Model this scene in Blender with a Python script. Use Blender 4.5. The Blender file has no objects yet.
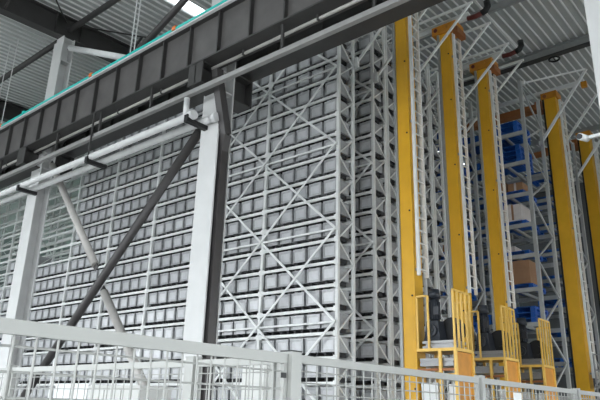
import bpy, bmesh, math, random
from mathutils import Vector, Matrix

scene = bpy.context.scene
COL = scene.collection
random.seed(7)

# ------------------------------------------------------------------ camera
YAW, TILT, ROLL = math.radians(40.41), math.radians(18.773), math.radians(1.575)
F_ = Vector((math.cos(YAW) * math.cos(TILT), math.sin(YAW) * math.cos(TILT), math.sin(TILT)))
R0 = Vector((math.sin(YAW), -math.cos(YAW), 0.0))
U0 = R0.cross(F_)
R_ = R0 * math.cos(ROLL) + U0 * math.sin(ROLL)
U_ = U0 * math.cos(ROLL) - R0 * math.sin(ROLL)
cam_data = bpy.data.cameras.new('camera')
cam_data.sensor_width = 36.0
cam_data.lens = 613.65 / 600.0 * 36.0
cam_data.clip_end = 300
cam = bpy.data.objects.new('camera', cam_data)
COL.objects.link(cam)
M3 = Matrix((R_, U_, -F_)).transposed()
cam.matrix_world = Matrix.Translation((0, 0, 1.63)) @ M3.to_4x4()
scene.camera = cam

# ------------------------------------------------------------------ world and exposure
world = bpy.data.worlds.new('overcast_sky')
scene.world = world
world.use_nodes = True
bg = world.node_tree.nodes['Background']
bg.inputs['Color'].default_value = (0.92, 0.98, 1.02, 1)
bg.inputs['Strength'].default_value = 1.0
scene.view_settings.view_transform = 'Standard'
scene.view_settings.look = 'None'
scene.view_settings.exposure = 2.55
scene.view_settings.gamma = 1.0
scene.view_settings.use_curve_mapping = False

# ------------------------------------------------------------------ materials
MATS = {}
def mat(name, col, rough=0.5, metal=0.0, var=0.06, scale=6.0, dirt=0.0, bump=0.0, spec=0.4):
    if name in MATS: return MATS[name]
    m = bpy.data.materials.new(name); m.use_nodes = True
    nt = m.node_tree; b = nt.nodes['Principled BSDF']
    b.inputs['Roughness'].default_value = rough
    b.inputs['Metallic'].default_value = metal
    b.inputs['Specular IOR Level'].default_value = spec
    tc = nt.nodes.new('ShaderNodeTexCoord')
    nz = nt.nodes.new('ShaderNodeTexNoise')
    nz.inputs['Scale'].default_value = scale; nz.inputs['Detail'].default_value = 5
    nt.links.new(tc.outputs['Object'], nz.inputs['Vector'])
    rp = nt.nodes.new('ShaderNodeValToRGB')
    lo = [max(0, c * (1 - var - dirt)) for c in col]; hi = [min(1, c * (1 + var)) for c in col]
    rp.color_ramp.elements[0].position = 0.3; rp.color_ramp.elements[1].position = 0.7
    rp.color_ramp.elements[0].color = (*lo, 1); rp.color_ramp.elements[1].color = (*hi, 1)
    nt.links.new(nz.outputs['Fac'], rp.inputs['Fac'])
    oi = nt.nodes.new('ShaderNodeObjectInfo')
    mx = nt.nodes.new('ShaderNodeHueSaturation')
    mr = nt.nodes.new('ShaderNodeMapRange')
    mr.inputs['To Min'].default_value = 1 - var; mr.inputs['To Max'].default_value = 1 + var
    nt.links.new(oi.outputs['Random'], mr.inputs['Value'])
    nt.links.new(mr.outputs['Result'], mx.inputs['Value'])
    nt.links.new(rp.outputs['Color'], mx.inputs['Color'])
    nt.links.new(mx.outputs['Color'], b.inputs['Base Color'])
    if bump:
        bp = nt.nodes.new('ShaderNodeBump'); bp.inputs['Strength'].default_value = bump
        bp.inputs['Distance'].default_value = 0.01
        nt.links.new(nz.outputs['Fac'], bp.inputs['Height'])
        nt.links.new(bp.outputs['Normal'], b.inputs['Normal'])
    MATS[name] = m
    return m

STEEL = mat('galvanised_rack_steel', (0.76, 0.77, 0.76), 0.4, 0.05)
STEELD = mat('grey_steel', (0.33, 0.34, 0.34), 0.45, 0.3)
TOTE = mat('grey_tote_plastic', (0.40, 0.405, 0.415), 0.20, 0, 0.10, 14, spec=0.6)
TOTELAB = mat('tote_front_panel', (0.52, 0.525, 0.54), 0.17, 0, 0.10, spec=0.6)
TOTEDK = mat('tote_foot', (0.035, 0.035, 0.037), 0.6)
WHITE = mat('white_column_paint', (0.60, 0.60, 0.595), 0.45, 0, 0.03, 3, 0.03)
GIRD = mat('dark_grey_girder_paint', (0.100, 0.094, 0.092), 0.5, 0, 0.08, 3, 0.1)
GIRDD = mat('charcoal_steel_paint', (0.05, 0.048, 0.047), 0.5, 0, 0.06, 3, 0.05)
TEAL = mat('teal_conductor_rail', (0.015, 0.60, 0.53), 0.4)
ORANGE = mat('orange_plastic', (0.80, 0.20, 0.04), 0.4)
YELLOW = mat('yellow_crane_paint', (0.74, 0.40, 0.022), 0.38, 0, 0.04, 2.5, 0.04)
YELPALE = mat('pale_yellow_rail_paint', (0.80, 0.50, 0.11), 0.4, 0, 0.04)
ORYEL = mat('orange_yellow_cast', (0.60, 0.25, 0.025), 0.45, 0, 0.1, 5, 0.1)
BROWN = mat('oxide_brown_paint', (0.30, 0.11, 0.035), 0.5, 0, 0.1)
BLACK = mat('black_rubber', (0.012, 0.012, 0.013), 0.5)
MOTOR = mat('motor_grey_paint', (0.028, 0.033, 0.043), 0.4, 0.1, 0.1)
RAILG = mat('grey_rail_paint', (0.27, 0.265, 0.26), 0.4)
STEELR = mat('pallet_rack_steel', (0.42, 0.43, 0.42), 0.4, 0.1)
ALU = mat('aluminium_profile', (0.27, 0.27, 0.27), 0.35, 0.3)
LADW = mat('white_ladder_paint', (0.72, 0.71, 0.69), 0.4)
PIPEW = mat('white_insulated_pipe', (0.70, 0.70, 0.70), 0.4, 0, 0.03, 8, 0.05)
PIPEG = mat('grey_pipe', (0.44, 0.42, 0.40), 0.4, 0.1, 0.06, 6, 0.06)
PIPED = mat('dark_pipe', (0.065, 0.06, 0.06), 0.4, 0.1)
FENCE = mat('off_white_fence_powder_coat', (0.36, 0.363, 0.345), 0.4, 0, 0.03, 5)
ROOF = mat('roof_sheet', (0.40, 0.415, 0.405), 0.5, 0.1, 0.04, 1.5)
ROOFRIB = mat('roof_seam', (0.66, 0.67, 0.66), 0.4, 0.1, 0.03)
CONC = mat('concrete_floor', (0.42, 0.42, 0.41), 0.45, 0, 0.08, 1.2, 0.05)
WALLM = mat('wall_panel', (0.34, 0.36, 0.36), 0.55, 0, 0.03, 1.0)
WALLSHADE = mat('far_wall_panel_shade_in_colour', (0.10, 0.105, 0.11), 0.6, 0, 0.03, 1.0)  # dark colour stands in for the gloom deep in the hall
BLUE = mat('blue_pallet_plastic', (0.012, 0.10, 0.42), 0.4, 0, 0.1)
CARD = mat('cardboard', (0.36, 0.20, 0.11), 0.7, 0, 0.08)
WRAP = mat('white_wrapped_goods', (0.66, 0.60, 0.57), 0.35, 0, 0.06, 9)
CABW = mat('white_cabinet_paint', (0.74, 0.75, 0.75), 0.35, 0, 0.02)
CABG = mat('pale_grey_cabinet_paint', (0.56, 0.56, 0.54), 0.4, 0, 0.02)
REDM = mat('dark_red_rubber', (0.12, 0.022, 0.018), 0.5)
PINK = mat('pink_carton', (0.6, 0.22, 0.2), 0.6)
def glassmat():
    m = bpy.data.materials.new('translucent_skylight'); m.use_nodes = True
    nt = m.node_tree; nt.nodes.clear()
    o = nt.nodes.new('ShaderNodeOutputMaterial'); t = nt.nodes.new('ShaderNodeBsdfTranslucent')
    tr = nt.nodes.new('ShaderNodeBsdfTransparent'); mx = nt.nodes.new('ShaderNodeMixShader')
    t.inputs['Color'].default_value = (0.95, 0.97, 0.97, 1)
    tr.inputs['Color'].default_value = (0.95, 0.97, 0.97, 1)
    mx.inputs['Fac'].default_value = 0.75
    nt.links.new(t.outputs[0], mx.inputs[1]); nt.links.new(tr.outputs[0], mx.inputs[2])
    nt.links.new(mx.outputs[0], o.inputs['Surface'])
    return m
SKYL = glassmat()
GREENGL = SKYL.copy(); GREENGL.name = 'added_window_green_glass'  # tints the daylight of the added far windows
for _n in GREENGL.node_tree.nodes:
    if 'Color' in _n.inputs and _n.type.startswith('BSDF'): _n.inputs['Color'].default_value = (0.72, 0.95, 0.86, 1)
LEDG = bpy.data.materials.new('green_indicator_light'); LEDG.use_nodes = True
_b = LEDG.node_tree.nodes['Principled BSDF']
_b.inputs['Base Color'].default_value = (0.0, 0.5, 0.15, 1)
_b.inputs['Emission Color'].default_value = (0.05, 1.0, 0.35, 1); _b.inputs['Emission Strength'].default_value = 1.5

# ------------------------------------------------------------------ mesh helpers
class MB:
    """collects simple solids into one mesh"""
    def __init__(s): s.v = []; s.f = []; s.mi = []
    def add(s, vs, fs, mi=0):
        o = len(s.v); s.v += [tuple(p) for p in vs]
        s.f += [tuple(i + o for i in f) for f in fs]; s.mi += [mi] * len(fs)
        return s
    def box(s, x0, x1, y0, y1, z0, z1, mi=0):
        return s.hexa([(x0, y0, z0), (x1, y0, z0), (x1, y1, z0), (x0, y1, z0),
                       (x0, y0, z1), (x1, y0, z1), (x1, y1, z1), (x0, y1, z1)], mi)
    def hexa(s, p, mi=0):
        return s.add(p, [(0, 3, 2, 1), (4, 5, 6, 7), (0, 1, 5, 4), (1, 2, 6, 5), (2, 3, 7, 6), (3, 0, 4, 7)], mi)
    def frus(s, cx, cy, z0, z1, a0, b0, a1, b1, mi=0):
        return s.hexa([(cx - a0, cy - b0, z0), (cx + a0, cy - b0, z0), (cx + a0, cy + b0, z0), (cx - a0, cy + b0, z0),
                       (cx - a1, cy - b1, z1), (cx + a1, cy - b1, z1), (cx + a1, cy + b1, z1), (cx - a1, cy + b1, z1)], mi)
    def bar(s, p, q, w, t, mi=0, side=None):
        """rectangular bar from p to q, w along 'side' direction, t across"""
        p = Vector(p); q = Vector(q); d = (q - p).normalized()
        sd = Vector(side) if side else (Vector((0, 0, 1)) if abs(d.z) < 0.9 else Vector((0, 1, 0)))
        n = d.cross(sd).normalized(); a = n.cross(d).normalized() * w / 2; n = n * t / 2
        return s.hexa([p - a - n, p + a - n, p + a + n, p - a + n, q - a - n, q + a - n, q + a + n, q - a + n], mi)
    def tube(s, p, q, r, n=12, mi=0, r2=None):
        p = Vector(p); q = Vector(q); d = (q - p).normalized()
        a = d.orthogonal().normalized(); b = d.cross(a); r2 = r if r2 is None else r2
        vs = []
        for c, rr in ((p, r), (q, r2)):
            for k in range(n):
                t = 2 * math.pi * k / n; vs.append(c + (a * math.cos(t) + b * math.sin(t)) * rr)
        fs = [(k, (k + 1) % n, n + (k + 1) % n, n + k) for k in range(n)] + [tuple(range(n))[::-1], tuple(range(n, 2 * n))]
        return s.add(vs, fs, mi)
    def path(s, pts, r, n=10, mi=0):
        pts = [Vector(p) for p in pts]; rings = []; ref = None
        for i, p in enumerate(pts):
            d = ((pts[min(i + 1, len(pts) - 1)] - pts[max(i - 1, 0)])).normalized()
            ref = d.orthogonal().normalized() if ref is None else (ref - d * ref.dot(d)).normalized()
            b = d.cross(ref)
            rings.append([p + (ref * math.cos(2 * math.pi * k / n) + b * math.sin(2 * math.pi * k / n)) * r for k in range(n)])
        vs = [v for ring in rings for v in ring]; fs = []
        for i in range(len(pts) - 1):
            for k in range(n):
                fs.append((i * n + k, i * n + (k + 1) % n, (i + 1) * n + (k + 1) % n, (i + 1) * n + k))
        fs.append(tuple(range(n))[::-1]); fs.append(tuple((len(pts) - 1) * n + k for k in range(n)))
        return s.add(vs, fs, mi)
    def torus(s, c, R, r, n=20, m=8, mi=0):
        c = Vector(c); vs = []
        for i in range(n):
            a = 2 * math.pi * i / n
            for j in range(m):
                b = 2 * math.pi * j / m
                vs.append(c + Vector(((R + r * math.cos(b)) * math.cos(a), (R + r * math.cos(b)) * math.sin(a), r * math.sin(b))))
        fs = [(i * m + j, ((i + 1) % n) * m + j, ((i + 1) % n) * m + (j + 1) % m, i * m + (j + 1) % m) for i in range(n) for j in range(m)]
        return s.add(vs, fs, mi)
    def mesh(s, name, mats, smooth=False):
        me = bpy.data.meshes.new(name); me.from_pydata(s.v, [], s.f)
        for m in (mats if isinstance(mats, (list, tuple)) else [mats]): me.materials.append(m)
        me.polygons.foreach_set('material_index', s.mi)
        if smooth:
            me.polygons.foreach_set('use_smooth', [len(p.vertices) == 4 for p in me.polygons])
        me.update(); return me
    def build(s, name, mats, parent=None, smooth=False):
        return link(name, s.mesh(name, mats, smooth), parent)

def link(name, me, parent=None, loc=None):
    o = bpy.data.objects.new(name, me); COL.objects.link(o)
    if parent: o.parent = parent
    if loc: o.location = loc
    return o
def tag(o, label=None, cat=None, group=None, kind=None):
    if label: o['label'] = label
    if cat: o['category'] = cat
    if group: o['group'] = group
    if kind: o['kind'] = kind
    return o
def empty(name, loc=(0, 0, 0)):
    o = bpy.data.objects.new(name, None); COL.objects.link(o); o.location = loc; o.empty_display_size = 0.2
    return o
def copy_tree(o, parent=None):
    c = o.copy(); COL.objects.link(c); c.parent = parent
    for ch in o.children: copy_tree(ch, c)
    return c
ORD = ['zeroth', 'first', 'second', 'third', 'fourth', 'fifth', 'sixth', 'seventh', 'eighth', 'ninth', 'tenth', 'eleventh',
       'twelfth', 'thirteenth', 'fourteenth', 'fifteenth', 'sixteenth', 'seventeenth', 'eighteenth', 'nineteenth', 'twentieth']

def project(x, y, z):
    d = Vector((x, y, z - 1.63)); dz = d.dot(F_)
    return 300 + 613.65 * d.dot(R_) / dz, 200 - 613.65 * d.dot(U_) / dz, dz

# ------------------------------------------------------------------ the shell
def zroof(x): return 11.30 + 0.045 * (x - 6.4)
XA, XB, YA, YB = -7.0, 30.0, -8.0, 40.0
fl = MB().box(-60, 60, -60, 80, -0.2, 0.0).build('floor', CONC); tag(fl, kind='structure')

def roof_piece(y0, y1):
    m = MB(); y = y0; pitch = 0.21
    while y < y1 - 1e-4:
        ye = min(y + pitch, y1)
        m.hexa([(XA, y, zroof(XA)), (XB, y, zroof(XB)), (XB, ye, zroof(XB)), (XA, ye, zroof(XA)),
                (XA, y, zroof(XA) + .05), (XB, y, zroof(XB) + .05), (XB, ye, zroof(XB) + .05), (XA, ye, zroof(XA) + .05)], 0)
        m.hexa([(XA, y, zroof(XA) - .032), (XB, y, zroof(XB) - .032), (XB, y + .022, zroof(XB) - .032), (XA, y + .022, zroof(XA) - .032),
                (XA, y - .02, zroof(XA)), (XB, y - .02, zroof(XB)), (XB, y + .035, zroof(XB)), (XA, y + .035, zroof(XA))], 1)
        y = ye
    return m
SKY0, SKY1 = 10.80, 11.22
c1 = roof_piece(YA, SKY0).build('ceiling', [ROOF, ROOFRIB]); tag(c1, kind='structure')
c2 = roof_piece(SKY1, YB).build('ceiling', [ROOF, ROOFRIB]); tag(c2, kind='structure')
sk = MB().hexa([(XA, SKY0, zroof(XA)), (XB, SKY0, zroof(XB)), (XB, SKY1, zroof(XB)), (XA, SKY1, zroof(XA)),
                (XA, SKY0, zroof(XA) + .02), (XB, SKY0, zroof(XB) + .02), (XB, SKY1, zroof(XB) + .02), (XA, SKY1, zroof(XA) + .02)])
tag(sk.build('window_1', SKYL), kind='structure')

# far wall with added window openings that brighten behind the empty bays
def wall_x(name, x, y0, y1, ztop, wins):
    m = MB(); t = 0.2
    zs = sorted({0, ztop, *[w[2] for w in wins], *[w[3] for w in wins]})
    ys = sorted({y0, y1, *[w[0] for w in wins], *[w[1] for w in wins]})
    for i in range(len(ys) - 1):
        for j in range(len(zs) - 1):
            cy, cz = (ys[i] + ys[i + 1]) / 2, (zs[j] + zs[j + 1]) / 2
            if any(w[0] < cy < w[1] and w[2] < cz < w[3] for w in wins): continue
            m.box(x, x + t, ys[i], ys[i + 1], zs[j], zs[j + 1])
    w = m.build(name, WALLSHADE); tag(w, kind='structure'); return w
added_wins = [(y, y + 3.0, 7.0, 11.0) for y in (19, 23, 27, 31, 35)]  # windows added for more light behind the empty rack bays
wall_x('wall_right', XB, YA, YB, zroof(XB), added_wins)
n = 2
for (a, b, z0, z1) in added_wins:
    f = MB()
    for k in range(4):
        yy = a + (b - a) * k / 3; f.box(XB + .05, XB + .12, yy - .04, yy + .04, z0, z1)
    for k in range(6):
        zz = z0 + (z1 - z0) * k / 5; f.box(XB + .06, XB + .11, a, b, zz - .04, zz + .04)
    wf = tag(f.build('window_%d' % n, WHITE), kind='structure'); n += 1
    MB().box(XB + .08, XB + .09, a, b, z0, z1).build('added_pane', GREENGL, wf)
# unseen walls behind and beside the viewer, shaped for light: solid above open band
def upper_wall(name, box, band, mull, along):
    m = MB().box(*box); o = m.build(name, WALLM); tag(o, kind='structure')
    return o
ow = upper_wall('wall_left_unseen', (XA - .2, XA, YA, YB, 7.4, zroof(XA)), None, None, 'y')  # added out of view to hold light off the upper rack
MB().box(XA - .2, XA, YA, YB, 0, .5).build('sill_wall', WALLM, ow)
fr = MB()
y = YA
while y <= YB: fr.box(XA - .12, XA - .04, y - .05, y + .05, .5, 7.4); y += 3.0
tag(fr.build('window_20', WHITE), kind='structure')  # mullions of the unseen open band, no glass
ow = upper_wall('wall_front_unseen', (XA, XB, YA - .2, YA, 4.6, zroof(XB)), None, None, 'x')  # unseen, closed this low to darken the pallet side
MB().box(XA, XB, YA - .2, YA, 0, .5).build('sill_wall', WALLM, ow)
fr = MB(); x = XA
while x <= XB: fr.box(x - .05, x + .05, YA - .12, YA - .04, .5, 4.6); x += 3.0
tag(fr.build('window_21', WHITE), kind='structure')  # unseen mullions, the band between them stays open for daylight
wl = MB().box(XA, XB, YB, YB + .2, 0, zroof(XB)).build('wall_far', WALLM); tag(wl, kind='structure')

# ------------------------------------------------------------------ main columns
CX0, CX1 = 6.40, 6.72
def column(name, yl, label):
    """H section: flanges face the viewer, web between them"""
    r = empty(name, (6.56, yl - .22, 0)); y0, y1 = yl - .45, yl
    ox, oy = 6.56, yl - .22
    zt = 10.6
    MB().box(CX0 - ox, CX0 + .03 - ox, y0 - oy, y1 - oy, 0, zt).build('flange', WHITE, r)
    MB().box(CX1 - .03 - ox, CX1 - ox, y0 - oy, y1 - oy, 0, zt).build('flange', WHITE, r)
    MB().box(CX0 + .03 - ox, CX1 - .03 - ox, -.012, .012, 0, zt).build('web', WHITE, r)
    for z in (6.93, 7.31, 8.2, 9.9, 10.55):
        MB().box(CX0 + .03 - ox, CX1 - .03 - ox, y0 + .02 - oy, y1 - .02 - oy, z, z + .025).build('stiffener', WHITE, r)
    tag(r, label, 'column', 'white steel columns'); return r
column('steel_column', 20.3, 'white steel column at the far left edge behind the fence')
column('steel_column', 14.05, 'white steel column with its top showing above the girder')
column('steel_column', 7.80, 'white steel column with dark downpipe in front of the bin rack')
column('steel_column', 1.36, 'white steel column at the upper right corner, cut by the frame')

# downpipe in the recess of the middle column
dp = MB()
pts = [(6.22, 7.27, 7.20), (6.24, 7.27, 7.05), (6.53, 7.29, 6.08), (6.56, 7.38, 5.80), (6.56, 7.38, 0.0)]
for a, b in zip(pts, pts[1:]): dp.bar(a, b, .14, .15, 0, (0, 1, 0))
tag(dp.build('downpipe', PIPED), 'dark rectangular downpipe with a kink running down the middle white column', 'pipe')

# ------------------------------------------------------------------ crane girders
def girder(name, xc, fw, z0, z1, ya, yb, stiff, label, wm, fm):
    r = empty(name, (xc, (ya + yb) / 2, z0)); oy = (ya + yb) / 2; H = z1 - z0
    MB().box(-.10, -.08, ya - oy, yb - oy, .025, H - .025).build('web', wm, r)
    MB().box(-fw / 2, fw / 2, ya - oy, yb - oy, 0, .03).build('bottom_flange', fm, r)
    MB().box(-fw / 2, fw / 2, ya - oy, yb - oy, H - .03, H).build('top_flange', fm, r)
    sm = MB().box(-fw / 2 + .02, fw / 2 - .03, -.014, .014, .03, H - .03).mesh('stiffener', fm)
    y = ya + .3
    while y < yb - .1:
        link('stiffener', sm, r, (0, y - oy, 0)); y += stiff
    MB().box(-.04, .04, ya - oy, yb - oy, H, H + .09).build('crane_rail', STEELD, r)
    tag(r, label, 'girder'); return r
g1 = girder('crane_girder', 6.17, .40, 7.33, 8.24, -4.0, 26.0, .77, 'near dark grey crane runway girder with web stiffeners and teal rail', GIRD, GIRDD)
g2 = girder('crane_girder', 7.03, .36, 7.45, 8.15, -4.0, 26.0, 1.02, 'far dark grey crane runway girder behind the white columns', GIRDD, GIRDD)

# teal conductor rail with orange clips on the near girder
tr = empty('conductor_rail', (5.94, 11, 8.26))
MB().box(-.025, .025, -15, 15, .0, .045).build('rail', TEAL, tr)
MB().box(-.03, .03, -15, 15, -.05, -.02).build('cover_strip', PIPEW, tr)
for y in (15.2, 14.0, 11.05, 8.25, 5.2):
    MB().box(-.035, .03, y - 11 - .05, y - 11 + .05, .0, .085).build('clip', ORANGE if y not in (14.0,) else TEAL, tr)
tag(tr, 'teal conductor rail with orange clips along top of the near girder', 'rail')

# brackets (corbels) on the columns
def corbel(y, near, label):
    yc = y - .22
    if near: xa, xb, za, zb = 5.98, CX0, 6.92, 7.33
    else: xa, xb, za, zb = CX1, 7.22, 6.90, 7.45
    r = empty('girder_bracket', ((xa + xb) / 2, yc, za)); ox = (xa + xb) / 2
    MB().box(xa - ox, xb - ox, -.012, .012, .02, zb - za - .02).build('web', GIRDD, r)
    MB().box(xa - ox, xb - ox, -.18, .18, zb - za - .025, zb - za).build('top_plate', GIRDD, r)
    MB().box(xa - ox, xb - ox, -.18, .18, 0, .025).build('bottom_plate', GIRDD, r)
    e = xa if near else xb - .025
    MB().box(e - ox, e + .025 - ox, -.18, .18, .025, zb - za - .025).build('end_plate', GIRDD, r)
    tag(r, label, 'bracket', 'girder brackets on the columns')
nm = {20.3: 'far left white column', 14.05: 'left white column', 7.80: 'middle white column', 1.36: 'right white column'}
for y in nm:
    corbel(y, True, 'dark steel bracket carrying the near girder on the ' + nm[y])
    corbel(y, False, 'dark steel bracket carrying the far girder on the ' + nm[y])

# ------------------------------------------------------------------ roof frame
for yc, lb in ((13.8, 'dark roof rafter crossing above the left white column top'), (20.05, 'dark roof rafter behind, over the far left column'),
               (7.58, 'dark roof rafter above the middle column, out of frame')):
    if yc < 8: continue
    r = empty('roof_rafter', (0, yc, 0)); xa, xb = XA, 9.6
    for nme, za, zb, hw in (('web', -.66, -.10, .012), ('bottom_flange', -.69, -.66, .13), ('top_flange', -.10, -.06, .13)):
        MB().hexa([(xa, -hw, zroof(xa) + za), (xb, -hw, zroof(xb) + za), (xb, hw, zroof(xb) + za), (xa, hw, zroof(xa) + za),
                   (xa, -hw, zroof(xa) + zb), (xb, -hw, zroof(xb) + zb), (xb, hw, zroof(xb) + zb), (xa, hw, zroof(xa) + zb)]).build(nme, GIRDD, r)
    for x in (2.5, 4.4, 6.2, 6.9, 8.4):
        MB().box(x - .012, x + .012, -.12, .12, zroof(x) - .66, zroof(x) - .10).build('stiffener', GIRDD, r)
    tag(r, lb, 'rafter', 'roof rafters')
t = MB().tube((6.56, -6, 10.86), (6.56, 13.66, 10.86), .075, 14)
tag(t.build('tie_beam', GIRDD, None, True), 'dark eaves tie running right from the left column top', 'beam')
t = MB().tube((6.45, 13.94, 10.56), (6.45, 26.0, 10.56), .075, 14)
tag(t.build('tie_beam', GIRDD, None, True), 'dark eaves tie running left from the left column top', 'beam')
# right-hand roof beam
rb = empty('roof_beam', (16.3, 10, 0)); z = zroof(16.3) - .03
MB().box(-.10, .10, -17, 16, z - .05, z - .02).build('top_flange', STEELD, rb)
MB().box(-.012, .012, -17, 16, z - .27, z - .05).build('web', STEELD, rb)
MB().box(-.10, .10, -17, 16, z - .30, z - .27).build('bottom_flange', GIRDD, rb)
tag(rb, 'dark roof beam under the ribbed roof above the yellow cranes', 'beam')
for x, lb in ((13.2, 'thin grey purlin under the roof above the first yellow masts'), (23.0, 'thin grey purlin under the roof behind the last mast')):
    z = zroof(x) - .06
    tag(MB().box(x - .03, x + .03, YA, 26, z - .16, z).box(x - .03, x + .06, YA, 26, z - .18, z - .16).build('purlin', STEELD), lb, 'purlin', 'roof purlins')

# roof braces (thin rods under the left roof)
tag(MB().tube((6.5, 13.8, 11.12), (2.0, 9.2, 11.0), .022, 8).build('brace_rod', GIRDD), 'thin dark roof brace rod rising left of the column top', 'rod')
rod2 = MB().tube((6.7, 13.8, 11.15), (10.5, 11.6, 11.38), .022, 8)
tag(rod2.build('brace_rod', GIRDD), 'thin dark roof brace rod right of the column top', 'rod')
for x, lb in ((4.9, 'short dark flange stay left on the roof rafter'), (8.3, 'short dark flange stay right on the roof rafter')):
    tag(MB().bar((x, 13.7, zroof(x) - .62), (x, 13.0, zroof(x) - .08), .05, .05).build('flange_stay', GIRDD), lb, 'brace')

# V brace above the girder
def pipe(name, p, q, r, m, label, cat='brace', caps=True):
    p = Vector(p); q = Vector(q); d = (q - p).normalized()
    root = empty(name, (p + q) / 2); c = (p + q) / 2
    MB().tube(p + d * .12 - c, q - d * .12 - c, r, 16).build('tube', m, root, True)
    MB().bar(p - c, p + d * .25 - c, r * 1.6, .02, 0, (1, 0, 0) if False else None).build('end_plate', GIRDD, root)
    MB().bar(q - d * .25 - c, q - c, r * 1.6, .02).build('end_plate', GIRDD, root)
    return tag(root, label, cat)
pipe('tube_brace', (6.52, 13.5, 10.25), (6.52, 10.62, 8.84), .075, PIPEW, 'pale tube brace sloping from left column top down to the girder')
vb = bpy.data.objects['tube_brace']
MB().box(6.51 - vb.location.x, 6.53 - vb.location.x, 10.35 - vb.location.y, 10.8 - vb.location.y, 8.15 - vb.location.z, 8.9 - vb.location.z).box(6.5 - vb.location.x, 6.95 - vb.location.x, 10.35 - vb.location.y, 10.8 - vb.location.y, 8.15 - vb.location.z, 8.17 - vb.location.z).build('gusset_plate', GIRDD, vb)
pipe('tube_brace', (6.52, 10.50, 8.80), (6.52, 7.75, 10.05), .075, PIPED, 'dark tube brace rising right from the girder towards the skylight')
# X brace between left and middle column
pipe('tube_brace', (6.50, 7.86, 6.42), (6.50, 13.58, 1.00), .082, PIPED, 'long dark diagonal tube brace between the two left columns')
pipe('tube_brace', (6.60, 13.55, 7.10), (6.60, 10.90, 4.17), .08, PIPEG, 'upper half of the light grey diagonal tube brace')
pipe('tube_brace', (6.60, 10.62, 3.76), (6.60, 8.0, .87), .08, PIPEG, 'lower half of the light grey diagonal tube brace')

# ------------------------------------------------------------------ pipes and bars under the girder
def run(name, x, z, ya, yb, r, m, label, cat, square=False, n=14):
    oy = (ya + yb) / 2
    root = empty(name, (x, oy, z))
    if square: MB().box(-r, r, ya - oy, yb - oy, -r, r).build('bar', m, root)
    else: MB().tube((0, ya - oy, 0), (0, yb - oy, 0), r, n).build('pipe', m, root, True)
    return tag(root, label, cat), oy
p1 = empty('conduit', (6.20, 11.5, 7.262)); oy = 11.5
for ya, yb in ((-3, .95), (1.33, 7.39), (7.77, 13.64), (14.02, 19.89), (20.27, 26)):      # broken at each column bracket
    MB().tube((0, ya - oy, 0), (0, yb - oy, 0), .028, 14).build('pipe', PIPEG, p1, True)
tag(p1, 'thin grey conduit under the near crane girder', 'conduit')
for y in (3.6, 5.0, 6.6, 8.8, 10.2, 12.5, 15): MB().box(-.035, .035, y - oy - .02, y - oy + .02, -.03, .06).build('clip', GIRDD, p1)
p2, oy = run('cable_rail', 6.05, 6.82, -3, 26, .042, RAILG, 'thick grey rail hung below the near crane girder', 'rail', True)
for y in (3.9, 5.6, 8.9, 10.6, 12.3, 15, 18):
    MB().box(-.02, .02, y - oy - .02, y - oy + .02, .038, .51).build('hanger', GIRDD, p2)
pA, oy = run('white_pipe', 6.03, 6.355, 7.62, 26, .066, PIPEW, 'front one of the twin white pipes ending at the middle column', 'pipe')
MB().tube((0, 7.80 - oy, 0), (0, 7.80 - oy, .38), .05, 14).build('riser', PIPEW, pA, True)
MB().tube((0, 7.56 - oy, 0), (0, 7.70 - oy, 0), .082, 14).build('end_cap', PIPEW, pA, True)
pB, oy = run('white_pipe', 6.325, 6.355, 7.36, 26, .066, PIPEW, 'rear one of the twin white pipes ending at the middle column', 'pipe')
MB().tube((0, 7.32 - oy, 0), (0, 7.44 - oy, 0), .082, 14).build('end_cap', PIPEW, pB, True)
for y, lb in ((7.66, 'black bracket under the pipe ends at the middle column'), (10.75, 'black hanger with rod carrying the twin white pipes'), (13.6, 'black bracket under the twin pipes at the left column')):
    r = empty('pipe_hanger', (6.2, y, 6.212))
    MB().box(-.27, .195, -.045, .045, 0, .075).build('cross_bar', BLACK, r)
    MB().box(-.27, -.245, -.045, .045, .075, .13).build('end_lip', BLACK, r)
    if y == 10.75:
        MB().tube((-.222, 0, .07), (-.222, 0, 1.117), .02, 10).build('rod', GIRDD, r)
    tag(r, lb, 'hanger', 'pipe hangers')
# hanging rods seen above the girder
for k, (x, y, lb) in enumerate(((6.17, 10.03, 'thin pale hanging rod above girder beside the dark brace, left one'), (6.17, 9.89, 'thin pale hanging rod above girder beside the dark brace, right one'),
                                (6.17, 15.8, 'thin pale hanging rod at the left edge above girder'), (6.17, 16.3, 'thin pale hanging rod nearest the left edge above girder'))):
    tag(MB().tube((x, y, 8.33), (x, y, zroof(x) - .04), .013, 8).build('hanging_rod', PIPEW), lb, 'rod', 'hanging rods')

# ------------------------------------------------------------------ bin racks
PITCH = 0.437
ZB = 2.94          # beam centre of shelf 0
BAY = 1.93
Y0 = 6.70
NB = 5
LV = list(range(-5, 17))
def zl(n): return ZB + PITCH * n
unit = MB().box(-.5, .5, -.5, .5, -.5, .5)
POSTM = MB().box(-.03, .03, -.03, .03, 0, 10.35).box(-.034, -.03, -.012, .012, 0, 10.35).mesh('upright', STEEL)
BEAMM = MB().box(-.02, .02, -BAY / 2 + .03, BAY / 2 - .03, -.028, .028).box(-.024, .0, -BAY / 2 + .03, -BAY / 2 + .07, -.05, .05).box(-.024, 0, BAY / 2 - .07, BAY / 2 - .03, -.05, .05).mesh('shelf_beam', STEEL)
DEPTH = 0.50
LACEM = MB().bar((0, 0, 0), (DEPTH, 0, PITCH), .026, .02).mesh('lacing_bar', STEEL)
LACEM2 = MB().bar((DEPTH, 0, 0), (0, 0, PITCH), .026, .02).mesh('lacing_bar', STEEL)

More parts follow.
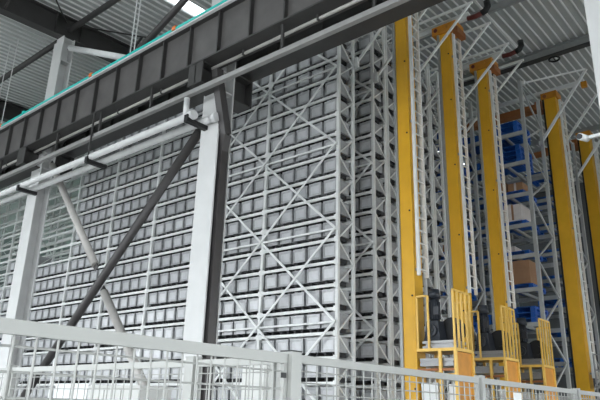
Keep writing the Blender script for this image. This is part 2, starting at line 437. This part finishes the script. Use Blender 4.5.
def bin_rack(x0, bays, label, brace=True):
    r = empty('bin_rack', (x0, Y0, 0))
    for b in range(bays + 1):
        link('upright', POSTM, r, (0, b * BAY, 0)); link('upright', POSTM, r, (DEPTH, b * BAY, 0))
        if b == 0:
            for n in range(-6, 17):
                link('lacing_bar', LACEM if n % 2 == 0 else LACEM2, r, (0, 0, zl(n)))
        else:
            m = MB()
            for n in range(-6, 17):
                z = zl(n)
                if n % 2 == 0: m.bar((0, b * BAY, z), (DEPTH, b * BAY, z + PITCH), .026, .02)
                else: m.bar((DEPTH, b * BAY, z), (0, b * BAY, z + PITCH), .026, .02)
            m.build('frame_lacing', STEEL, r)
    for n in LV:
        for b in range(bays): link('shelf_beam', BEAMM, r, (0, (b + .5) * BAY, zl(n)))
        MB().box(DEPTH - .02, DEPTH + .02, 0, bays * BAY, zl(n) - .028, zl(n) + .028).build('rear_beam', STEEL, r)
    if brace:
        zk = [3.13 + 1.748 * k for k in range(-2, 6)]
        for k, z in enumerate(zk):
            if 0.3 < z < 10.3:
                MB().box(-.06, -.035, 0, 2 * BAY, z - .018, z + .018).build('horizontal_brace', STEEL, r)
            za, zb = z, z + 2 * 1.748
            for (p, q, off) in (((0, za), (2 * BAY, zb), -.075), ((2 * BAY, za), (0, zb), -.095)):
                (ya, z1), (yb, z2) = p, q
                def clip(y, zz, y2, zz2, lim):
                    f = (lim - zz) / (zz2 - zz); return y + (y2 - y) * f, lim
                if z1 < 0.3: ya, z1 = clip(ya, z1, yb, z2, .3)
                if z2 > 10.3: yb, z2 = clip(ya, z1, yb, z2, 10.3)
                if z2 - z1 < .3: continue
                MB().bar((off, ya, z1), (off, yb, z2), .045, .016, 0, (0, 0, 1)).build('diagonal_brace', STEEL, r)
    tag(r, label, 'rack', 'bin racks')
    return r
RX = [(9.0, 9, 'front galvanised bin rack with crossed braces on its face', True),
      (10.26, 9, 'second galvanised bin rack, across the narrow dark aisle', True),
      (10.84, 3, 'third galvanised bin rack just left of the first yellow mast', False),
      (12.33, 3, 'galvanised bin rack just right of the first yellow mast', True),
      (12.93, 3, 'galvanised bin rack just left of the second yellow mast', False)]
for a in RX: bin_rack(*a)

# totes
def tote_mesh():
    m = MB()
    for sy in (-1, 1): m.box(-.18, .18, sy * .09 - .02, sy * .09 + .02, 0, .085, 2)   # runners
    m.frus(0, 0, .08, .335, .205, .146, .216, .152, 0)                 # body
    m.box(-.226, .226, -.158, .158, .315, .348, 0)                     # rim
    m.box(-.220, .220, -.154, .154, .080, .100, 0)                     # base band
    for sy in (-1, 1):                                                 # corner ribs
        m.hexa([(-.219, sy * .142 - .011, .10), (-.20, sy * .142 - .011, .10), (-.20, sy * .142 + .011, .10), (-.219, sy * .142 + .011, .10),
                (-.224, sy * .142 - .011, .315), (-.20, sy * .142 - .011, .315), (-.20, sy * .142 + .011, .315), (-.224, sy * .142 + .011, .315)], 0)
    m.hexa([(-.2145, -.112, .125), (-.19, -.112, .125), (-.19, .112, .125), (-.2145, .112, .125),
            (-.2195, -.112, .29), (-.19, -.112, .29), (-.19, .112, .29), (-.2195, .112, .29)], 1)  # front panel
    return m
tm = tote_mesh(); TM = tm.mesh('storage_tote', [TOTE, TOTELAB, TOTEDK])
spots = []
for ri, (x0, bays, _, _) in enumerate(RX):
    for n in LV[:-1]:
        for b in range(bays):
            if ri < 2 and ((b >= 5 and n >= 7) or (b >= 7 and n >= 5)): continue
            if ri == 0 and b == 5 and n == 6: continue
            for k in range(NB):
                y = Y0 + b * BAY + .03 + (k + .5) * (BAY - .06) / NB
                x = x0 + .245; z = zl(n) + .028
                px, py, d = project(x, y, z + .15)
                vis = 0 < px < 600 and 0 < py < 410
                # things in front: middle column, left column, near girder
                if ri == 0:
                    if 196 - (py - 200) * .13 < px < 224 - (py - 200) * .09: vis = False
                    if py < 162 - px * .43: vis = False
                    if py < 150 - px * .36 and px < 210: vis = False
                else:
                    if y > Y0 + (0.9 if ri == 1 else .4): vis = False
                    if py < 55: vis = False
                spots.append((-1 if not vis else (1.0 / (d * d) * (1 if ri == 0 else .45)), ri, n, b, k, x, y, z))
spots.sort(key=lambda s: -s[0])
def shelf_word(n):      # shelf counted from the fence rail at the corner upright
    return (ORD[n + 2] + ' shelf above the fence') if n >= -1 else (ORD[-1 - n] + ' shelf below fence top')
RNAME = {1: 'across the dark aisle', 2: 'in the third rack', 3: 'right of first yellow mast', 4: 'left of second yellow mast'}
rest = MB()
for i, (s, ri, n, b, k, x, y, z) in enumerate(spots):
    if i < 300 and s > 0:
        o = link('storage_tote', TM, None, (x + random.uniform(-.012, .012), y + random.uniform(-.006, .006), z))
        if ri == 0:
            if b == 0: lb = 'grey tote, %s from the corner upright, %s' % (ORD[k + 1], shelf_word(n))
            else: lb = 'grey tote, %s in the %s bay from corner upright, %s' % (ORD[k + 1], ORD[b + 1], shelf_word(n))
        else:
            lb = 'grey tote %s, %s from the end, %s' % (RNAME[ri], ORD[k + 1], shelf_word(n))
        tag(o, lb, 'tote', 'grey storage totes in the racks')
    else:
        rest.add([(a + x, c + y, e + z) for a, c, e in tm.v], tm.f)
        rest.mi[-len(tm.f):] = tm.mi
o = rest.build('storage_totes', [TOTE, TOTELAB, TOTEDK])
tag(o, 'many more grey totes filling the farther shelves of the bin racks', 'totes', None, 'stuff')

# guide-rail frames and knee braces on the rack tops
def knee(x, ya, z0, yb, z1, label, m=STEEL):
    r = empty('knee_brace', (x, ya, z0))
    MB().bar((0, 0, 0), (0, yb - ya, z1 - z0), .048, .045).build('diagonal', m, r)
    MB().bar((0, yb - ya - .05, z1 - z0), (0, 4.0, z1 - z0), .05, .05).build('top_bar', m, r)
    MB().bar((0, 0, -.12), (0, 0, .12), .10, .07).build('foot_plate', m, r)
    tag(r, label, 'brace', 'knee braces at the rack tops')
for x, lb in ((9.50, 'first'), (10.26, 'second'), (11.34, 'third'), (12.33, 'fourth'), (13.43, 'fifth'), (14.40, 'sixth')):
    knee(x, 6.60, 8.68, 4.74, 10.44, '%s pale knee brace from the left at the rack tops' % lb)
tag(MB().bar((9.4, 4.85, 10.86), (14.5, 4.85, 10.86), .05, .05).build('cross_bar', STEEL), 'pale cross bar above the crane masts near the roof', 'bar')

# ------------------------------------------------------------------ pallet racks
def pallet_rack(x0, x1, ya, yb, ztop, shelves, label):
    r = empty('pallet_rack', (x0, ya, 0)); D = x1 - x0
    nb = max(1, round((yb - ya) / 2.4))
    ys = [(yb - ya) * k / nb for k in range(nb + 1)]
    pm = MB().box(-.05, .05, -.045, .045, 0, ztop).mesh('upright', STEELR)
    for j, y in enumerate(ys):
        link('upright', pm, r, (0, y, 0)); link('upright', pm, r, (D, y, 0))
        z = .4; k = 0; m = MB()
        while z < ztop - .9:
            a, b = ((0, y, z), (D, y, z + .85)) if k % 2 == 0 else ((D, y, z), (0, y, z + .85))
            if j == 0: MB().bar(a, b, .05, .035).build('lacing_bar', STEELR, r)
            else: m.bar(a, b, .05, .035)
            z += .85; k += 1
        if j: m.build('frame_lacing', STEELR, r)
    MB().bar((0, 0, ztop - .04), (D, 0, ztop - .04), .06, .05).build('top_tie', STEELR, r)
    for z in shelves:
        for j in range(nb):
            MB().box(-.03, .03, ys[j] + .04, ys[j + 1] - .04, z - .11, z).build('shelf_beam', STEELR, r)
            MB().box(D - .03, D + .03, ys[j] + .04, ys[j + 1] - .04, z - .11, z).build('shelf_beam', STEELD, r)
            for f in (.25, .75):
                y = ys[j] + (ys[j + 1] - ys[j]) * f
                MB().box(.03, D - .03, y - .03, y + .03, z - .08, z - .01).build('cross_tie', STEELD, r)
    tag(r, label, 'rack', 'pallet racks'); return r
SB = [2.10, 2.99, 3.87, 4.76, 5.66, 6.50, 7.37, 8.29, 9.18]
pallet_rack(15.9, 17.35, 5.36, 12.6, 10.75, SB, 'pallet rack with blue pallets between second and third mast rows')
pallet_rack(14.47, 15.45, 6.70, 11.5, 10.3, [z - .3 for z in SB], 'pallet rack seen between the second and third yellow masts')
pallet_rack(19.45, 20.9, 5.45, 10.3, 10.6, SB, 'pallet rack seen between the two right-hand yellow masts')

def pallet_mesh(w=1.1, d=1.0):
    m = MB()
    for k in range(7):
        x = -d / 2 + d * (k + .5) / 7; m.box(x - .055, x + .055, -w / 2, w / 2, .12, .145)
    for k in range(3):
        y = (-w / 2 + .06, 0, w / 2 - .06)[k]
        m.box(-d / 2, d / 2, y - .05, y + .05, .095, .12)
        for x in (-d / 2 + .07, 0, d / 2 - .07): m.box(x - .07, x + .07, y - .06, y + .06, .02, .095)
        m.box(-d / 2, d / 2, y - .05, y + .05, 0, .02)
    return m.mesh('pallet', BLUE)
PM = pallet_mesh()
def pallets(x, y, z, n, label):
    for k in range(n):
        o = link('pallet', PM, None, (x, y, z + .147 * k)); o.rotation_euler.z = random.uniform(-.02, .02)
        lab = label if n == 1 else label + (', %s from below' % ORD[k + 1])
        tag(o, lab, 'pallet', 'blue pallets on the racks')
    return z + .147 * n
def carton(x, y, z, sx, sy, sz, m, label, split=1):
    r = empty('carton', (x, y, z))
    g = .006
    MB().frus(0, 0, 0, sz, sx / 2, sy / 2, sx / 2 - .005, sy / 2 - .005).build('box_body', m, r)
    MB().box(-sx / 2 - .001, -sx / 2 + .01, -.03, .03, 0.02, sz + .002).box(-sx / 2, sx / 2, -.03, .03, sz, sz + .003).build('tape', WRAP if m is CARD else CARD, r)
    tag(r, label, 'box', 'goods on the pallet racks')
xb_ = 16.55
words = {9.18: 'top shelf', 8.29: 'second shelf down', 7.37: 'third shelf down', 6.50: 'fourth shelf down', 5.66: 'fifth shelf down',
         4.76: 'sixth shelf down', 3.87: 'seventh shelf down', 2.99: 'eighth shelf down'}
for z, n1 in ((9.18, 3), (8.29, 4), (7.37, 1), (6.50, 1), (5.66, 1), (4.76, 1), (3.87, 3), (2.99, 2)):
    pallets(xb_, 6.15, z, n1, 'blue pallet by the lattice end, %s' % words[z])
    pallets(xb_, 7.35, z, 1 + (n1 > 1), 'blue pallet deeper in the lattice-end rack, %s' % words[z])
zt = 7.37 + .147
carton(16.4, 6.35, zt, .75, .45, .34, CARD, 'brown carton on blue pallet, third shelf down, left one')
carton(16.45, 5.86, zt, .6, .42, .26, CARD, 'brown carton on blue pallet, third shelf down, right one')
zt = 6.50 + .147
carton(16.4, 6.42, zt, .8, .40, .34, WRAP, 'white wrapped goods on blue pallet, left one of two')
carton(16.4, 5.94, zt, .8, .48, .46, WRAP, 'white wrapped goods on blue pallet, right one of two')
carton(16.45, 6.12, 4.76 + .147, .9, 1.0, .62, CARD, 'large brown carton on blue pallet above the third crane')
carton(16.5, 6.2, 5.66 + .147, .5, .3, .2, WRAP, 'small white box on blue pallet, fifth shelf down')
for z in [z - .3 for z in SB][2:]:
    pallets(14.97, 7.45, z, 2, 'blue pallet between second and third mast, %s shelf' % (ORD[SB.index(min(SB, key=lambda q: abs(q - .3 - z))) + 1]))
carton(14.97, 7.4, SB[4] - .3 + .294, .6, .5, .25, PINK, 'pink carton between the second and third yellow masts')
for z in SB[1:]:
    pallets(20.15, 6.2, z, 2 if z < 5 else 1, 'blue pallet behind the fourth mast, %s shelf from below' % ORD[SB.index(z)])

# ------------------------------------------------------------------ stacker cranes
def ladder(parent, x0, x1, y, z0, z1, step=.245, m=LADW):
    MB().box(x0 - .045, x0 + .005, y - .03, y + .03, z0, z1).build('ladder_rail', m, parent)
    MB().box(x1 - .015, x1 + .02, y - .03, y + .03, z0, z1).build('ladder_rail', m, parent)
    rm = MB().box(x0, x1, -.011, .011, -.011, .011).mesh('rung', m)
    z = z0 + .12
    while z < z1: link('rung', rm, parent, (0, y, z)); z += step
    for zz in (z0 + .1, (z0 + z1) / 2, z1 - .6):
        MB().box(x0 + .02, x0 + .05, y + .03, y + .09, zz, zz + .05).build('ladder_clamp', STEELD, parent)

def bin_crane(label):
    r = empty('stacker_crane', (0, 0, 0))
    # origin at the mast foot; mast spans X 0..0.30, Y 0..0.31
    MB().box(0, .30, 0, .31, .35, 10.2).box(-.004, 0, .05, .09, .6, 10.2).build('mast', YELLOW, r)
    MB().box(-.035, .0, .255, .312, .4, 10.25).build('guide_rail', STEELD, r)
    bm = MB().tube((-.012, 0, 0), (0, 0, 0), .018, 8).mesh('bolt', BLACK)
    for z in (2.0, 3.6, 5.2, 6.8, 8.4, 9.6): link('bolt', bm, r, (0, .05, z))
    ladder(r, .02, .30, -.10, 3.95, 10.1)
    # head block
    h = MB().box(-.06, .36, -.20, .42, 10.18, 10.40).build('head_block', ORYEL, r)
    MB().box(-.07, .37, -.24, -.12, 10.06, 10.22).build('roller_housing', BROWN, h)
    MB().tube((-.075, .32, 10.30), (-.06, .32, 10.30), .05, 12).build('roller', REDM, h)
    MB().tube((-.075, .02, 10.30), (-.06, .02, 10.30), .035, 12).build('roller', ORYEL, h)
    # bottom carriage
    MB().box(-.06, .36, -.95, 1.6, .12, .36).build('bottom_beam', YELLOW, r)
    for y in (-.7, 1.35): MB().tube((.0, y, .13), (.30, y, .13), .13, 18).build('wheel', STEELD, r)
    # machine platform
    X0, X1, Y1, Y0_ = -.05, .62, -.03, -.76; ZP = 2.66
    MB().box(X0, X1, Y0_, Y1, ZP - .05, ZP).build('platform_deck', YELPALE, r)
    lg = MB().box(-.022, .022, -.022, .022, .36, ZP - .05)
    for (x, y) in ((X0 + .02, Y0_ + .02), (X1 - .02, Y0_ + .02), (X0 + .02, -.46), (X1 - .02, Y1 - .02)):
        MB().box(x - .024, x + .024, y - .024, y + .024, .36, ZP - .05).build('platform_leg', YELPALE, r)
    MB().box(X0 + .03, X1 - .03, Y0_ + .03, Y0_ + .05, 1.55, ZP - .06).build('side_panel', ORYEL, r)
    MB().box(X0 + .005, X0 + .05, Y0_ + .04, Y1, 2.29, 2.33).build('lower_rail', BROWN, r)
    MB().box(X0 + .005, X0 + .05, Y0_ + .04, Y1, 2.22, 2.245).build('lower_rail', YELLOW, r)
    MB().box(X0 + .06, X1 - .1, Y0_ + .08, Y1 - .02, 2.37, 2.42).box(X0 + .06, X1 - .1, Y0_ + .08, Y1 - .02, 2.45, 2.50).box(X0 + .08, X1 - .12, Y0_ + .10, Y1 - .02, 2.41, 2.46).build('cable_tray', ALU, r)
    # railing across the end (vertical bars), and short one by the mast
    def guard(p, q, z0, z1, nb, w=.032):
        g = MB(); p = Vector(p); q = Vector(q)
        MB().bar((p.x, p.y, z1), (q.x, q.y, z1), w, w).build('guard_top_rail', YELPALE, r)
        for k in range(nb):
            c = p.lerp(q, k / (nb - 1))
            MB().box(c.x - w / 2, c.x + w / 2, c.y - w / 2, c.y + w / 2, z0, z1).build('guard_bar', YELPALE, r)
    guard((X0 + .02, Y0_ + .02), (X1 - .02, Y0_ + .02), ZP, ZP + .97, 5)
    guard((X0 + .02, Y1 - .02), (X0 + .02, Y1 - .23), ZP, ZP + .90, 2)
    guard((X1 - .02, Y0_ + .02), (X1 - .02, Y0_ + .30), ZP, ZP + .85, 2)
    # hoist drive
    MB().box(X0 + .06, X1 - .10, -.70, Y1 - .08, ZP, ZP + .045).box(X0 + .06, X1 - .10, -.70, Y1 - .08, ZP + .085, ZP + .13).box(X0 + .10, X1 - .14, -.66, Y1 - .12, ZP + .04, ZP + .09).build('drive_base', ALU, r)
    mz = ZP + .12
    mx, my = .20, -.27
    MB().frus(mx, my, mz, mz + .10, .15, .16, .13, .14).frus(mx, my, mz + .10, mz + .36, .13, .14, .11, .11).tube((mx - .17, my, mz + .19), (mx - .13, my, mz + .19), .10, 18).tube((mx - .19, my, mz + .19), (mx - .17, my, mz + .19), .05, 14).build('gearbox', MOTOR, r)
    MB().tube((mx, my, mz + .36), (mx, my, mz + .76), .085, 18).build('motor', MOTOR, r, True)
    fins = MB()
    for k in range(14):
        a = 2 * math.pi * k / 14; ca, sa = math.cos(a), math.sin(a)
        fins.bar((mx + .092 * ca, my + .092 * sa, mz + .40), (mx + .092 * ca, my + .092 * sa, mz + .70), .022, .01, 0, (ca, sa, 0))
    fins.build('cooling_fins', MOTOR, r)
    MB().tube((mx, my, mz + .76), (mx, my, mz + .92), .115, 18, 0, .10).build('fan_cowl', MOTOR, r, True)
    MB().box(mx - .14, mx - .08, my - .14, my - .04, mz + .46, mz + .60).build('terminal_box', MOTOR, r)
    MB().tube((.36, -.50, mz + .22), (.48, -.50, mz + .22), .22, 26).tube((.33, -.50, mz + .22), (.36, -.50, mz + .22), .10, 20).build('rope_drum', BLACK, r, True)
    MB().box(.34, .50, -.66, -.34, mz - .02, mz + .10).build('drum_stand', BLACK, r)
    # control cabinet hung under the platform
    cb = MB().box(X0 + .08, X0 + .32, -.36, -.05, 1.05, 2.10).build('control_cabinet', CABW, r)
    MB().box(X0 + .068, X0 + .08, -.33, -.08, 1.10, 2.05).build('cabinet_door', CABW, cb)
    MB().box(X0 + .05, X0 + .068, -.115, -.10, 1.5, 1.62).build('handle', STEELD, cb)
    cb2 = MB().box(X0 + .10, X0 + .3, -.70, -.55, 1.5, 2.08).build('junction_box', CABW, r)
    tag(r, label, 'stacker crane', 'yellow bin stacker cranes')
    return r
cr1 = bin_crane('yellow stacker crane nearest the bin racks, first from the left')
cr2 = copy_tree(cr1); cr2['label'] = 'yellow stacker crane second from the left'
cr3 = copy_tree(cr1); cr3['label'] = 'yellow stacker crane third from the left, beside the blue pallets'
for c, x in ((cr1, 9.66), (cr2, 11.71), (cr3, 13.76)): c.location = (x, 5.47, 0)

def pallet_crane(label, x, y, beam):
    r = empty('pallet_stacker_crane', (x, y, 0))
    MB().box(0, .36, 0, .38, .35, 11.15).build('mast', YELLOW, r)
    MB().box(-.03, .0, .34, .385, .4, 11.1).build('guide_rail', BLACK, r)
    ladder(r, .05, .36, -.11, 2.6, 10.9, .28, STEEL)
    h = MB().box(-.05, .42, -.06, .42, 11.02, 11.22).build('head_block', ORYEL, r)
    MB().box(-.06, .40, .42, .62, 10.72, 11.0).build('sheave_housing', BROWN, r)
    MB().tube((-.065, .3, 11.1), (-.05, .3, 11.1), .06, 12).build('roller', BROWN, h)
    MB().box(.05, .35, .38, 3.2, 10.78, 10.98).build('top_beam', BROWN, r)
    MB().box(-.06, .46, -1.3, 4.2, .12, .36).build('bottom_beam', YELLOW, r)
    for yy in (-1.0, 3.9): MB().tube((.05, yy, .15), (.35, yy, .15), .15, 18).build('wheel', STEELD, r)
    for z in (1.55, 2.02, 2.35):
        MB().box(-.1, .6, -.95, -.16, z, z + .06).build('platform_deck', STEELD, r)
    for (px, py) in ((-.08, -.2), (-.08, -.93), (.58, -.93)):
        MB().box(px - .02, px + .02, py - .02, py + .02, .36, 3.2).build('guard_post', STEELD, r)
    MB().bar((-.08, -.2, 3.2), (-.08, -.93, 3.2), .03, .03).build('guard_top_rail', STEELD, r)
    MB().bar((-.08, -.2, 2.8), (-.08, -.93, 2.8), .03, .03).build('guard_mid_rail', STEELD, r)
    cb = MB().box(0, .4, -.85, -.25, 2.41, 2.75).build('drive_housing', CABG, r)
    tag(r, label, 'stacker crane', 'yellow pallet stacker cranes'); return r
pallet_crane('tall wide yellow crane mast right of the blue pallet rack', 18.0, 5.03, True)
pallet_crane('yellow crane mast at the right edge of the picture', 21.6, 5.06, True)

# top guide rails above the aisles, with rubber cable ends
for k, (xc, lb) in enumerate(((9.80, 'first'), (11.85, 'second'), (13.90, 'third'))):
    r = empty('top_guide_rail', (xc, 5.0, 10.42))
    MB().box(-.04, .04, 0, 7, 0, .12).build('web', STEEL, r)
    MB().box(-.09, .09, 0, 7, .12, .15).build('flange', STEEL, r)
    e = MB().path([(0, .05, .02), (0, -.15, .0), (.02, -.30, .04)], .06, 12).build('buffer', REDM, r, True)
    MB().path([(.02, -.28, .03), (.03, -.38, .07), (.03, -.44, .16), (.02, -.43, .30)], .075, 12).build('cable_elbow', BLACK, r, True)
    tag(r, 'pale top guide rail with black cable elbow above the %s crane' % lb, 'rail', 'top guide rails')
r = empty('top_guide_rail', (18.2, 4.2, 11.3))
MB().box(-.05, .05, 0, 8, 0, .12).build('web', STEEL, r)
MB().box(-.06, .06, -.08, .08, -.14, .04).build('buffer', ORYEL, r)
tag(r, 'top guide rail with orange end buffer beside the wide mast', 'rail', 'top guide rails')
# braces on the right-hand pallet side
def strut(name, p, q, w, m, label):
    c = (Vector(p) + Vector(q)) / 2; root = empty(name, c)
    MB().bar(Vector(p) - c, Vector(q) - c, w, w * .8).build('bar', m, root)
    MB().box(*(v for a in ((Vector(p) - c),) for v in (a.x - .05, a.x + .05, a.y - .05, a.y + .05, a.z - .06, a.z + .06))).build('end_plate', m, root)
    tag(root, label, 'brace')
strut('rack_strut', (17.35, 5.40, 9.30), (17.35, 3.89, 11.28), .075, STEEL, 'long pale diagonal strut crossing the wide yellow mast')
strut('rack_strut', (20.9, 5.52, 9.25), (20.9, 3.9, 11.3), .075, STEEL, 'pale diagonal strut at the right edge across the last mast')
strut('rack_strut', (16.0, 5.30, 10.68), (17.3, 3.92, 11.26), .045, STEEL, 'thin pale top bar running right from lattice rack end')
strut('rack_strut', (19.45, 5.45, 9.85), (19.45, 4.15, 11.45), .075, STEEL, 'pale diagonal strut between the two right-hand yellow masts')

# ring lamp under the roof beam
r = empty('ring_lamp', (16.3, 4.45, 11.31))
MB().torus((0, 0, 0), .14, .03).build('ring', BLACK, r, True)
MB().tube((0, 0, .02), (0, 0, .12), .012, 8).box(-.14, .14, -.012, .012, -.01, .015).build('stem', BLACK, r)
tag(r, 'small dark ring lamp hanging below the roof beam', 'lamp')

# security camera on the right column
r = empty('security_camera', (6.38, 1.46, 4.36))
MB().box(.02, .06, -.10, .09, .03, .06).build('arm', CABW, r)
MB().tube((-.10, .10, .02), (.06, .07, .045), .036, 16).build('body', CABW, r, True)
MB().tube((-.112, .102, .017), (-.10, .10, .02), .03, 16).build('lens', BLACK, r)
tag(r, 'small white security camera on the right edge by the column', 'camera')

# ------------------------------------------------------------------ safety fences
def fence_panel(root, a, b, ztop, vs, hs, rail=.055, wire=.005):
    """panel between a and b (local points, ground level)"""
    a = Vector(a); b = Vector(b); d = (b - a); L = d.length; d.normalize()
    up = Vector((0, 0, 1)); nrm = d.cross(up)
    def P(s, z): return a + d * s + up * z
    MB().bar(P(0, ztop - rail / 2), P(L, ztop - rail / 2), rail, .035).build('top_rail', FENCE, root)
    MB().bar(P(0, .12), P(L, .12), .04, .035).build('bottom_rail', FENCE, root)
    for s in (.015, L - .015): MB().bar(P(s, .10), P(s, ztop - rail), .03, .03, 0, d).build('panel_stile', FENCE, root)
    m = MB(); k = 1
    while k * vs < L - .02:
        m.tube(P(k * vs, .1), P(k * vs, ztop - rail), wire, 6); k += 1
    z = ztop - rail - .045
    while z > .15:
        m.tube(P(0, z) - nrm * .008, P(L, z) - nrm * .008, wire, 6); z -= hs
    o = m.build('wire_mesh', FENCE, root); o['kind'] = 'stuff'
def post(root, p, ztop, w=.085):
    x, y = p[0], p[1]; h = w / 2
    o = MB().box(x - h, x + h, y - h, y + h, 0.012, ztop).build('post', FENCE, root)
    MB().box(x - h - .003, x + h + .003, y - h - .003, y + h + .003, ztop, ztop + .008).build('post_cap', BLACK if w > .08 else FENCE, o)
    MB().box(x - .09, x + .09, y - .06, y + .06, 0, .012).build('foot_plate', FENCE, o)
ZF = 1.945; YF = 2.53
f1 = empty('safety_fence', (2.79, YF, 0))
px_ = [-0.02, 2.93, 5.62, 8.46, 11.3]
px_ = [-2.83] + px_
for k, x in enumerate(px_): post(f1, (x - 2.79, 0), ZF + .012, .09 if k == 2 else .07)
for k in range(len(px_) - 1):
    near = k < 2
    fence_panel(f1, (px_[k] + .045 - 2.79, 0, 0), (px_[k + 1] - .05 - 2.79, 0, 0), ZF, .098 if near else .105, .10 if near else .068, .06 if near else .05, .0055 if near else .0048)
MB().box(.045, .06, -.035, -.017, 1.58, 1.64).tube((.05, -.035, 1.61), (.05, -.05, 1.61), .013, 12).build('latch', BLACK, f1)
MB().box(.03, .06, -.035, -.017, 1.80, 1.83).build('hinge', BLACK, f1)
sg = MB().box(6.35 - 2.79, 6.55 - 2.79, -.02, -.015, 1.62, 1.84).build('sign_plate', CABW, f1)
tag(f1, 'off-white wire mesh safety fence running along the foreground', 'fence')

f2 = empty('safety_fence', (2.85, 3.34, 0))
py_ = [3.34, 5.95, 8.9, 11.7]
for y in py_: post(f2, (0, y - 3.34), ZF - .005, .075)
fence_panel(f2, (0, YF + .06 - 3.34, 0), (0, -.045, 0), ZF - .02, .06, .10, .045, .004)
for k in range(3): fence_panel(f2, (0, py_[k] + .045 - 3.34, 0), (0, py_[k + 1] - .045 - 3.34, 0), ZF - .02, .105, .10, .045, .004)
tag(f2, 'off-white mesh safety fence running back to the left behind the front fence', 'fence')

# ------------------------------------------------------------------ cabinets behind the fence
def cabinet(name, x, y0, y1, z1, d, m, label, doors=2, led=False):
    r = empty(name, (x + d / 2, (y0 + y1) / 2, 0)); w = y1 - y0
    MB().box(-d / 2, d / 2, -w / 2, w / 2, 0.08, z1).build('body', m, r)
    MB().box(-d / 2 + .02, d / 2 - .02, -w / 2 + .02, w / 2 - .02, 0, .08).build('plinth', STEELD, r)
    MB().box(-d / 2 - .02, d / 2 + .02, -w / 2 - .01, w / 2 + .01, z1, z1 + .03).build('roof_cap', m, r)
    for k in range(doors):
        a = -w / 2 + w * k / doors + .01; b = -w / 2 + w * (k + 1) / doors - .01
        dr = MB().box(-d / 2 - .02, -d / 2, a, b, .12, z1 - .03).build('door', m, r)
        MB().box(-d / 2 - .035, -d / 2 - .02, a + .05, a + .07, 1.0, 1.2).build('handle', STEELD, dr)
        if led: MB().tube((-d / 2 - .03, (a + b) / 2, z1 - .2), (-d / 2 - .02, (a + b) / 2, z1 - .2), .025, 12).build('indicator', LEDG, dr)
    tag(r, label, 'cabinet')
cabinet('control_cabinet', 5.0, 8.05, 8.95, 1.86, .5, CABW, 'bright white control cabinet behind the fence at lower left', 2)
cabinet('control_cabinet', 5.0, 6.85, 8.03, 1.83, .5, CABG, 'pale grey control cabinet with green indicator at lower left', 3, True)
cabinet('control_cabinet', 5.3, 4.95, 5.32, 2.10, .4, CABG, 'tall narrow pale cabinet behind the fence left of the corner post', 1)
